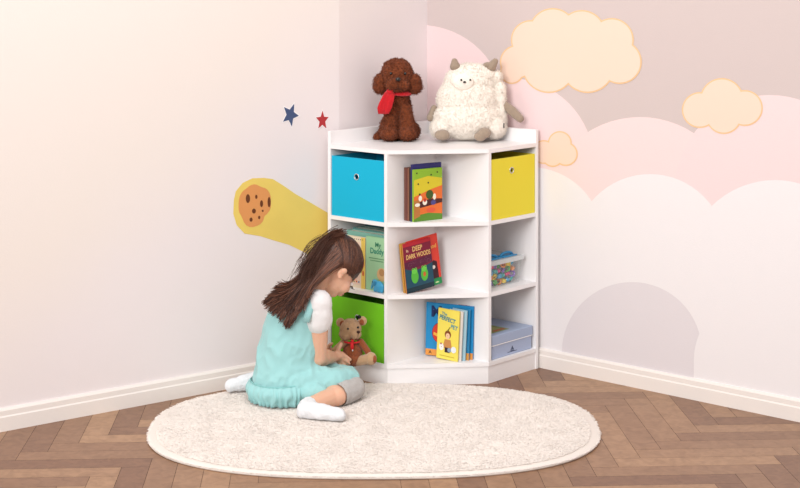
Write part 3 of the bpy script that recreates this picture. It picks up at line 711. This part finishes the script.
# ------------------------------------------------------------ shaggy rug
RUGM = mat('rug_backing', '#E9E0D8', .95)
PILE = mat('rug_pile', '#F5EBE3', .95, spec=.1, sheen=.3, var=.05, vscale=5)
RC, RA, RBB, RN = (-.2, -1.162), .745, .53, 2.5
def rug_r(a):
    c, s = abs(math.cos(a)), abs(math.sin(a)); return 1/((c/RA)**RN+(s/RBB)**RN)**(1/RN)
def rug_pt(a, k): r = rug_r(a)*k; return RC[0]+r*math.cos(a), RC[1]+r*math.sin(a)
m = MB(); n = 120; rings = []
for k, z in ((1.0, .0005), (1.005, .006), (.99, .011), (.95, .013), (.7, .0135), (.3, .0135), (.02, .0135)):
    rings.append([V((*rug_pt(2*math.pi*i/n, k), z)) for i in range(n)])
m.loft(rings, RUGM); rug = m.build('shaggy_rug', None, True)
tag(rug, 'cream shaggy oval rug on the wooden floor in front of the bookcase', 'rug')
rg = np.random.default_rng(11); NP_ = 110000
u = rg.uniform(-1, 1, (NP_*2, 2)); keep = (np.abs(u[:, 0])**RN+np.abs(u[:, 1])**RN) < 1; u = u[keep][:NP_]
px_ = RC[0]+u[:, 0]*RA; py_ = RC[1]+u[:, 1]*RBB; e = (np.abs(u[:, 0])**RN+np.abs(u[:, 1])**RN)
out = np.stack([u[:, 0]*RA, u[:, 1]*RBB], 1); out /= np.linalg.norm(out, axis=1, keepdims=True)+1e-6
rd = rg.normal(0, 1, (len(u), 2))
clump = np.array([[noise.noise(V((x*14, y*14, 0))), noise.noise(V((x*14, y*14, 9)))] for x, y in zip(px_, py_)])
d = rd*.7+clump*.9+out*(e[:, None]**6)*1.5; d /= np.linalg.norm(d, axis=1, keepdims=True)+1e-6
z0 = np.where(e > .9, .006, .0125); Ln = rg.uniform(.005, .009, len(u))
p0 = np.stack([px_, py_, z0], 1); lift = np.stack([d[:, 0]*.35, d[:, 1]*.35, np.full(len(u), .65)], 1)
p1 = p0+lift*Ln[:, None]*.55; p2 = p1+np.stack([d[:, 0]*.85, d[:, 1]*.85, np.full(len(u), .12)], 1)*Ln[:, None]*.55
p3 = p2+np.stack([d[:, 0], d[:, 1], np.full(len(u), -.12)], 1)*Ln[:, None]*.45
strands('rug_pile', np.stack([p0, p1, p2, p3], 1), .0014, .0006, PILE, rug, stuff=True)

# ------------------------------------------------------------ the child
SK = mat('skin', '#E5B498', .5, spec=.3, sss=.25, bump=.02, bscale=300)
AQ = mat('dress_aqua', '#9FD2D2', .8, bump=.12, bscale=400, sheen=.2, spec=.15)
WT = mat('shirt_white', '#E9E6E6', .85, bump=.1, bscale=400, sheen=.1, spec=.15)
GY = mat('legging_grey', '#BDB9B6', .9, bump=.3, bscale=500, var=.12, vscale=150, spec=.1)
SO = mat('sock_white', '#ECEDF0', .9, bump=.45, bscale=300, sheen=.2, spec=.1)
HR = mat('hair_brown', '#54301F', .38, spec=.5, var=.35, vscale=30)
HRD = mat('hair_brown_dark', '#40241A', .45, spec=.5)
HRL = mat('hair_brown_light', '#80503A', .42, spec=.5)
ZR = .020                                              # pressed-down pile under her
H = W(337.5, 264.5, -.80)
F = V((.60, .42, -.76)).normalized(); Rr = F.cross(V((0, 0, 1))).normalized(); U = Rr.cross(F).normalized()
HM = Matrix((F, Rr, U)).transposed()                   # columns F, R, U
hp = lambda f, r, u: H+F*f+Rr*r+U*u
sh_mid = W(300, 303, -.87); sR = W(319, 304, -.925); sL = sh_mid*2-sR
eR = W(317, 357, -.885); wR = W(332.5, 357, -.735)
pel = W(286, 385, -.86)
m = MB()
m.ell(hp(-.006, 0, .008), (.092, .074, .084), SK, R=HM); m.ell(hp(.030, 0, -.040), (.056, .056, .056), SK, R=HM); m.ell(hp(.052, 0, -.082), (.022, .024, .018), SK, R=HM)
for s in (-1, 1):
    m.ell(hp(.052, .032*s, -.048), (.027, .025, .026), SK, R=HM)
    m.ell(hp(-.012, .073*s, -.030), (.015, .006, .021), SK, R=HM); m.ell(hp(-.008, .078*s, -.020), (.012, .007, .010), SK, R=HM); m.ell(hp(-.006, .074*s, -.046), (.008, .006, .009), SK, R=HM)
    m.cap(hp(.077, .018*s, -.002), .008, hp(.070, .042*s, -.002), .007, SK)
m.cap(hp(.084, 0, -.012), .007, hp(.096, 0, -.036), .010, SK); m.ell(hp(.084, 0, -.060), (.009, .017, .005), SK, R=HM); m.ell(hp(.082, 0, -.070), (.008, .014, .005), SK, R=HM)
m.cap(hp(-.030, 0, -.045), .042, sh_mid+V((.01, .005, .01)), .044, SK)
m.cap(sR, .040, sL, .040, SK); m.ell(W(292, 325, -.87), (.078, .065, .085), SK); m.ell(W(287, 355, -.87), (.078, .068, .075), SK); m.ell(pel, (.095, .09, .068), SK)
# right arm and hand
m.cap(sR, .038, eR, .034, SK); m.cap(eR, .035, wR, .021, SK); m.cap(eR.lerp(wR, .25), .035, eR.lerp(wR, .6), .028, SK)
hb_ = W(338.5, 355.5, -.710); m.cap(wR, .019, hb_, .017, SK); m.ell(W(339.5, 357, -.703), (.020, .014, .022), SK)
def finger(pts, r0, r1):
    for i in range(len(pts)-1):
        a = r0+(r1-r0)*i/(len(pts)-1); b = r0+(r1-r0)*(i+1)/(len(pts)-1); m.cap(pts[i], a, pts[i+1], b, SK, n=10)
finger([W(337.5, 354, -.712), W(338.8, 348.5, -.716), W(341.3, 343.8, -.706)], .0095, .0062)        # thumb up along the bear's side
finger([W(342, 353.5, -.700), W(346, 356.5, -.712), W(350.6, 359.6, -.704)], .0078, .0052)
finger([W(342, 357.5, -.700), W(345.6, 360.5, -.714), W(349.3, 363.6, -.704)], .0078, .0054)
finger([W(340.5, 360, -.700), W(344, 364.3, -.712), W(347, 367.4, -.700)], .0074, .0050)
finger([W(338, 361.5, -.702), W(340.8, 366.2, -.710), W(343.2, 369.3, -.700)], .0066, .0046)
# left arm and hand behind the bear
eL = W(306, 352, -.70); wL = W(322, 352, -.655)
m.cap(sL, .036, eL, .032, SK); m.cap(eL, .032, wL, .020, SK); hl = W(327, 351, -.645); m.cap(wL, .018, hl, .016, SK)
finger([W(327, 348, -.650), W(329.5, 345, -.655), W(332, 343.5, -.658)], .008, .0058)
for dy, L_ in ((-1, 6), (1.6, 6.6), (4.2, 6), (6.6, 5)):
    finger([W(328, 350+dy, -.645), W(331, 350+dy, -.648), W(328+L_, 351+dy, -.655)], .0066, .0048)
# legs
kR = V((-.282, -.880, .058)); aR = V((-.428, -1.066, .044)); hipR = pel+V((.05, -.055, -.02))
m.cap(hipR, .062, kR, .041, SK); m.cap(kR, .041, aR, .028, SK); m.ell(kR.lerp(aR, .4), (.046, .046, .037), SK)
hl_ = V((-.432, -1.098, .044)); tR = V((-.318, -1.140, .038)); m.cap(aR, .028, hl_, .026, SK); m.cap(hl_, .026, tR, .020, SK)
kL = V((-.345, -.690, .052)); aL = V((-.615, -.760, .058)); hipL = pel+V((-.04, .06, -.02))
m.cap(hipL, .062, kL, .036, SK); m.cap(kL, .036, aL, .028, SK); tL = V((-.720, -.790, .044)); m.cap(aL, .028, tL, .021, SK)
person = blob('person', m, .0026, None, it=5, zmin=ZR+.002)
tag(person, 'young girl in an aqua pinafore dress kneeling on the rug, holding a teddy bear', 'person')
SKN = person
for s in (-1, 1):
    m = MB(); m.ell(hp(.077, .026*s, -.020), (.010, .011, .008), mat('eye_white', '#EDE8E4', .2, coat=.5), R=HM); m.ell(hp(.085, .026*s, -.023), (.003, .005, .005), BLK, R=HM); m.build('eye', SKN, True)
    m = MB()
    for k in range(9):
        r_ = .016+.0025*k; m.tube([hp(.086-abs(k-4)*.0008, r_*s, -.024), hp(.094-abs(k-4)*.0008, r_*s*1.04, -.029), hp(.099, r_*s*1.08, -.027)], [.0006, .0005, .0002], BLK, n=4)
    m.build('eyelashes', SKN)
    m = MB(); m.tube([hp(.083, .014*s, .000), hp(.085, .026*s, .005), hp(.076, .040*s, .002)], [.001, .0018, .0008], HRD, n=6); m.build('eyebrow', SKN, True)
m = MB(); m.ell(hp(.091, 0, -.0605), (.004, .012, .0028), mat('lip_pink', '#D08A80', .4), R=HM); m.ell(hp(.089, 0, -.0675), (.004, .010, .0034), MATS['lip_pink'], R=HM); m.build('lips', SKN, True)

# white shirt: yoke and sleeves
m = MB(); m.cap(sR+V((-.002, .004, .002)), .049, sL, .049, WT); m.ell(W(296, 314, -.87), (.095, .078, .062), WT); m.ell(sh_mid+V((0, 0, .012)), (.066, .060, .034), WT)
sl_end = sR.lerp(eR, .38); m.cap(sR+V((.002, 0, .002)), .044, sR.lerp(eR, .30), .050, WT); m.cap(sR.lerp(eR, .15), .050, sl_end+V((0, 0, .014)), .050, WT)
m.cap(sL, .046, sL.lerp(eL, .36), .044, WT)
shirt = blob('shirt', m, .0032, SKN, it=18, disp=fuzz(24, .0022, 60, .0012))
# dress
def folds(c, n):
    p = V((c.x*12+c.z*7, c.y*11, c.z*6-c.x*6)); v = noise.noise(p); w_ = 1-abs(v)*2.6
    q = V((c.x*26-c.z*16, c.y*20, c.z*14+c.x*18)); v2 = 1-abs(noise.noise(q))*2
    k = min(1, max(0, (.33-c.z)/.12))
    return (w_*.006+v2*.0035-.004)*k
m = MB()
keys = [(296, 298, -.885, .062, .045), (294.5, 304, -.885, .080, .060), (293, 314, -.885, .092, .071), (291, 327, -.884, .099, .078), (288.5, 345, -.882, .105, .087), (286.5, 362, -.878, .112, .098), (285, 378, -.875, .119, .110), (284.5, 392, -.873, .120, .116), (284.5, 404, -.872, .108, .104)]
kz = np.array([W(a, b_, c).z for a, b_, c, d, e in keys])[::-1]; kc = np.array([[W(a, b_, c).x, c, d, e] for a, b_, c, d, e in keys])[::-1]; rings = []
for z in np.linspace(kz[0], kz[-1], 46):
    q = [np.interp(z, kz, kc[:, j]) for j in range(4)]; rings.append([V((q[0]+q[2]*math.cos(2*math.pi*i/40), q[1]+q[3]*math.sin(2*math.pi*i/40), z)) for i in range(40)])
m.loft(rings, AQ)
m.cap(W(296, 383, -.925), .066, W(336, 380, -.90), .046, AQ); m.cap(W(336, 380, -.90), .044, W(351, 377, -.86), .034, AQ); m.cap(W(300, 380, -.80), .06, W(346, 374, -.75), .035, AQ); m.cap(W(318, 380, -.85), .05, W(350, 375, -.81), .030, AQ)
m.ell(W(333, 377, -.86), (.085, .085, .026), AQ)
m.ell(W(312, 392, -.97), (.055, .03, .030), AQ)
dress = blob('dress', m, .0034, SKN, it=22, disp=folds, zmin=ZR+.004)
# straps over the shoulders
def band(name, pts, w_, th, m_, parent, nrm):
    b = MB(); rings = []; pts = [V(p) for p in pts]
    for i, p in enumerate(pts):
        d_ = (pts[min(i+1, len(pts)-1)]-pts[max(i-1, 0)]).normalized(); nn = V(nrm[i]).normalized(); s_ = d_.cross(nn).normalized(); nn = s_.cross(d_)
        rings.append([p+s_*w_/2+nn*th/2, p-s_*w_/2+nn*th/2, p-s_*w_/2-nn*th/2, p+s_*w_/2-nn*th/2])
    b.loft(rings, m_); return b.build(name, parent, True)
band('strap', [W(306, 322, -.970), W(308.5, 313, -.966), W(311.5, 304, -.960), W(315, 296, -.945), W(318.5, 291, -.915), W(322.5, 291.5, -.885), W(326, 297, -.865)], .024, .004, AQ, dress,
     [(0, -1, .1), (0, -1, .2), (.1, -1, .4), (.2, -.8, .8), (.2, -.3, 1), (.5, .2, 1), (1, .3, .4)])
# gathered ruffle below the dropped waist
C0 = W(285, 388, -.872); b = MB(); rings = []; nA = 420; lv = 9
for k in range(lv+1):
    t = k/lv; ring = []
    for i in range(nA):
        a = 2*math.pi*i/nA; amp = (.0012+.0045*t)*(1+.5*noise.noise(V((math.cos(a)*3, math.sin(a)*3, 2))))
        g = amp*math.sin(34*a+3*noise.noise(V((math.cos(a)*4, math.sin(a)*4, t*1.3)))*2)
        bulge = .013*math.sin(math.pi*min(1, t*1.15))
        r = 1-.035*(1-t)**2+(g+bulge+.003)/.124; zt = .098+.010*math.sin(a+.8); z = zt+(ZR+.006-zt)*t
        if k == lv: z = ZR+.002
        ring.append(V((C0.x+.122*r*math.cos(a), C0.y+.124*r*math.sin(a), z)))
    rings.append(ring)
inner = [[V((C0.x+(p.x-C0.x)*.975, C0.y+(p.y-C0.y)*.975, p.z)) for p in r] for r in rings[::-1]]
b.loft(rings+inner, AQ, caps=False); b.build('ruffle', dress, True)
band('waist_seam', [V((C0.x+.1225*math.cos(a), C0.y+.1235*math.sin(a), .098+.010*math.sin(a+.8))) for a in [math.pi*1.0+math.pi*.95*i/30 for i in range(31)]], .004, .003, mat('seam_aqua', '#8CC8C6', .8), dress,
     [(math.cos(a), math.sin(a), .3) for a in [math.pi*1.0+math.pi*.95*i/30 for i in range(31)]])

# leggings end below the knee, socks
m = MB(); dk = (aR-kR).normalized()
m.cap(hipR.lerp(kR, .5), .056, kR, .0455, GY); m.cap(kR, .0455, kR+dk*.055, .0485, GY); m.ell(kR.lerp(aR, .33), (.050, .050, .042), GY)
cutp = kR+dk*.088
blob('legging', m, .0028, SKN, it=10, disp=fuzz(40, .002), zmin=ZR+.001, cut=lambda c: (c-cutp).dot(dk) > 0)
m = MB(); m.cap(kL.lerp(hipL, .4), .050, kL, .040, GY); m.cap(kL, .040, kL.lerp(aL, .5), .040, GY); blob('legging', m, .003, SKN, it=4, zmin=ZR+.001)
def sock(a, h, t, up):
    m = MB(); m.cap(a+up, .033, h, .031, SO); m.cap(h, .032, h.lerp(t, .55), .029, SO); m.cap(h.lerp(t, .5), .029, t, .023, SO); m.ell(h+V((0, 0, -.004)), (.034, .032, .028), SO)
    return blob('sock', m, .0026, SKN, it=4, disp=fuzz(45, .003, 120, .001), zmin=ZR)
sock(aR, hl_, tR, (kR-aR).normalized()*.004); sock(aL, aL.lerp(tL, .1), tL, V((.03, .008, .01)))

# ------------------------------------------------------------ hair
m = MB(); m.ell(hp(-.010, 0, .012), (.097, .082, .090), HRD, R=HM)
def nohair(c):
    q = c-H; f, r, u = q.dot(F), q.dot(Rr), q.dot(U)
    return (f > .078 and u < .030) or (f > .030 and u < -.020-.010*(f > .05)) or (f > -.032 and u < -.016) or (u < -.055)
cap = blob('hair', m, .003, SKN, it=2, cut=nohair, disp=fuzz(60, .0015)) 
rgh = np.random.default_rng(4)
CR = W(331, 236, -.83)
def on_skull(d_, k=1.0):
    """point on the hair cap surface in direction d_ (head frame)"""
    f, r, u = d_; s = 1/math.sqrt((f/.097)**2+(r/.082)**2+(u/.090)**2); return hp(-.010+f*s*k, r*s*k, .012+u*s*k)
def bez(P, n=14):
    P = [np.array(p) for p in P]; t = np.linspace(0, 1, n)[:, None]
    if len(P) == 4: return P[0]*(1-t)**3+3*P[1]*t*(1-t)**2+3*P[2]*t**2*(1-t)+P[3]*t**3
    return P[0]*(1-t)**2+2*P[1]*t*(1-t)+P[2]*t**2
crown = np.array([-.55, 0, .83]); crown /= np.linalg.norm(crown)
short = []
def arc(d0, d1, k0=1.01, k1=1.03, n=14, sag=0):
    out = []
    for i in range(n):
        t = i/(n-1); d_ = d0*(1-t)+d1*t; d_ /= np.linalg.norm(d_); out.append(np.array(on_skull(d_, k0+(k1-k0)*t)))
    return np.array(out)
for i in range(2600):
    side = 1 if rgh.random() < .75 else -1
    t = rgh.random()
    # hairline from forehead round the temple to above the ear and the nape
    f = .98-1.15*t; u_ = .42-.72*min(1, t*1.9)+rgh.normal(0, .04); r = side*math.sqrt(max(.05, 1-f*f*.8-u_*u_)) if t > .15 else side*rgh.uniform(0, .45)
    d1 = np.array([f, r, u_]); d1 /= np.linalg.norm(d1); d0 = crown+rgh.normal(0, .16, 3); d0 /= np.linalg.norm(d0)
    p = arc(d0, d1, 1.0+rgh.uniform(0, .03), 1.0+rgh.uniform(-.01, .03)); short.append(p)
short = np.array(short)
k1 = len(short)//3
strands('combed_hair', short[:k1], .0014, .0006, HRD, cap); strands('combed_hair', short[k1:2*k1], .0013, .0006, HR, cap); strands('combed_hair', short[2*k1:], .0012, .0005, HRL, cap)
# long hair falling over the back: s = 0 far/left edge ... 1 near the ear
long_ = []
lkeys = [(267, 297), (263, 304), (269, 313), (277, 317), (283, 325), (288, 329), (293, 320), (302, 306)]
for i in range(1700):
    s = rgh.random(); lay = rgh.random()
    x = s*(len(lkeys)-1.001); j = int(x); fr = x-j; tx = lkeys[j][0]*(1-fr)+lkeys[j+1][0]*fr; ty = lkeys[j][1]*(1-fr)+lkeys[j+1][1]*fr
    lock = math.floor(s*13)/13+.03; tx += (lock-s)*34; ty += (lock-s)*-6; sh_ = rgh.random()**2
    tx += sh_*14+rgh.normal(0, .8); ty -= sh_*18+rgh.normal(0, .8)
    d0 = np.array([-.80+.45*s, .12+.85*s, .58-.85*s])+rgh.normal(0, .08, 3); d0 /= np.linalg.norm(d0)
    root = on_skull(d0, .97+.03*lay)
    bx_, by_ = 312+9*s, 262+14*s
    m1 = W(bx_+rgh.normal(0, .9), by_+rgh.normal(0, .9), -.865-.055*s-.018*lay)
    m2 = W(293+12*s+rgh.normal(0, 2), 290+6*s+rgh.normal(0, 2), -.930-.035*s-.016*lay)
    tip = W(tx, ty, -.955-.026*s-.014*lay)
    p = bez([root, m1, m2, tip]); wv = np.sin(np.linspace(0, 5, 14)+lock*40)*.0022*np.linspace(0, 1, 14); p[:, 0] += wv; p[:, 2] += wv*.6
    long_.append(p)
long_ = np.array(long_); rgh.shuffle(long_); q = len(long_)//3
for a, b_, mm in ((0, q, HRD), (q, 2*q, HR), (2*q, 3*q, HRL)): strands('long_hair', long_[a:b_], .0017, .0006, mm, cap)
# flyaway wisps and the half-up ponytail hump
wisp = []
for i in range(24):
    a = rgh.random(); root = W(318+12*a, 238+rgh.normal(0, 2), -.84); wisp.append(bez([root, W(304+rgh.normal(0, 3), 240+8*a, -.87), W(298+rgh.normal(0, 4), 262, -.90), W(300+rgh.normal(0, 9), 288+rgh.normal(0, 10), -.93)]))
strands('wisps', np.array(wisp), .0006, .0003, HR, cap)
pony = []
for i in range(420):
    a = rgh.normal(0, 1, 3)*.007; p = bez([np.array(on_skull((-.72, .15, .66), .97))+a*1.6, np.array(W(328, 236, -.845))+a, np.array(W(318, 247, -.885))+a*1.6, np.array(W(304+rgh.normal(0, 3), 280+rgh.normal(0, 6), -.93))+a*1.8]); pony.append(p)
strands('ponytail', np.array(pony), .0014, .0006, HR, cap)
m = MB(); tc_ = W(328.5, 239.5, -.857); m.tube([tc_+V((.004*math.sin(a_), .012*math.cos(a_), .010*math.sin(a_))) for a_ in [2*math.pi*i/16 for i in range(16)]], .0022, mat('hair_tie', '#2A1712', .7), closed=True); m.build('hair_tie', cap, True)

# ------------------------------------------------------------ teddy bear on her knee
TB = mat('bear_tan', '#C9A27C', .95, bump=.5, bscale=350, var=.12, vscale=150, sheen=.4, spec=.1)
TV = mat('bear_brown', '#9C5634', .95, bump=.5, bscale=350, var=.12, vscale=150, sheen=.3, spec=.1)
yb = -.655
bear = thing('teddy_bear', 'small tan teddy bear with brown body and red ribbon in the girl\'s hands', 'plush toy', tuple(W(352, 366, yb)))
m = MB(); m.ell(W(352.5, 353, yb), (.036, .030, .044), TV); m.ell(W(352, 358, yb), (.038, .034, .030), TV)
tb = blob('torso', m, .0022, bear, it=3, disp=fuzz(150, .0012))
m = MB(); m.ell(W(350.5, 328.5, yb-.004), (.040, .036, .036), TB); m.ell(W(355.5, 334, yb-.022), (.021, .024, .018), TB); m.ell(W(346, 334, yb-.012), (.026, .024, .022), TB)
hd = blob('head', m, .002, bear, it=3, disp=fuzz(150, .001))
for x, y in ((340.5, 322.5), (362.5, 321.0)):
    m = MB(); m.ell(W(x, y, yb), (.0165, .009, .0175), TB); e_ = blob('ear', m, .002, bear, it=2)
    m = MB(); m.ell(W(x+(1.6 if x < 350 else -.8), y+1.2, yb-.0075), (.009, .004, .011), TV); m.build('inner_ear', e_, True)
m = MB(); m.ell(W(359.2, 316.8, yb-.006), (.0075, .005, .0065), mat('flower_black', '#16141C', .8)); m.build('ear_tag', bear, True, label='small black tag on top of the ear')
for x, y, dy in ((348, 328.8, -.037), (358.0, 327.4, -.030)):
    m = MB(); m.ell(W(x, y, yb+dy), (.0042, .004, .0042), BLK); m.build('eye', bear, True)
m = MB(); m.ell(W(358.4, 332, yb-.042), (.0068, .005, .0052), mat('bear_nose', '#3A1E16', .5)); m.build('nose', bear, True)
m = MB(); m.tube([W(358.4, 333.4, yb-.046), W(358, 336, yb-.043), W(355, 337.5, yb-.040)], .0009, mat('thread_dark', '#1E120E', .8), n=5); m.build('mouth_stitch', bear)
m = MB(); m.cap(W(344.5, 342, yb), .014, W(335, 350, yb-.012), .012, TB); blob('arm', m, .002, bear, it=3)
m = MB(); m.cap(W(360.5, 342, yb), .014, W(367.5, 351, yb-.014), .0125, TV); m.ell(W(368.5, 353.5, yb-.016), (.013, .012, .011), TV); blob('arm', m, .002, bear, it=3)
m = MB(); m.cap(W(358, 361, yb-.01), .018, W(369, 358.8, yb-.030), .019, TB); m.ell(W(371, 358.6, yb-.034), (.021, .020, .024), TB); lg = blob('leg', m, .002, bear, it=3)
m = MB(); m.ell(W(374.6, 359.2, yb-.046), (.008, .008, .014), TV); m.build('foot_pad', lg, True)
m = MB(); m.cap(W(348, 361, yb-.01), .018, W(343, 364, yb-.030), .018, TB); blob('leg', m, .002, bear, it=3)
RB2 = mat('ribbon_red', '#D8161C', .6, sheen=.2)
m = MB(); m.ell(W(352.3, 341, yb-.036), (.006, .004, .005), RB2)
bw = m.build('ribbon', bear, True)
ribbon('ribbon_tail', [W(352.2, 341.5, yb-.036), W(352.0, 346, yb-.038), W(352.4, 350.5, yb-.038)], [.006, .013, .007], .003, RB2, bw, fold=.3)
m = MB(); m.ell(W(352.6, 350.4, yb-.040), (.0024, .002, .0034), WT); m.build('charm', bw, True)
m = MB(); m.tube([W(352, 341, yb-.0)+V((.030*math.cos(a_), .030*math.sin(a_), 0)) for a_ in [2*math.pi*i/24 for i in range(24)]], .0035, RB2, closed=True); m.build('neck_ribbon', bear, True)
fur('plush_fuzz', hd, 3500, .0035, .0006, TB, hd, curl=.8); fur('plush_fuzz', tb, 3500, .0035, .0006, TV, tb, curl=.8)
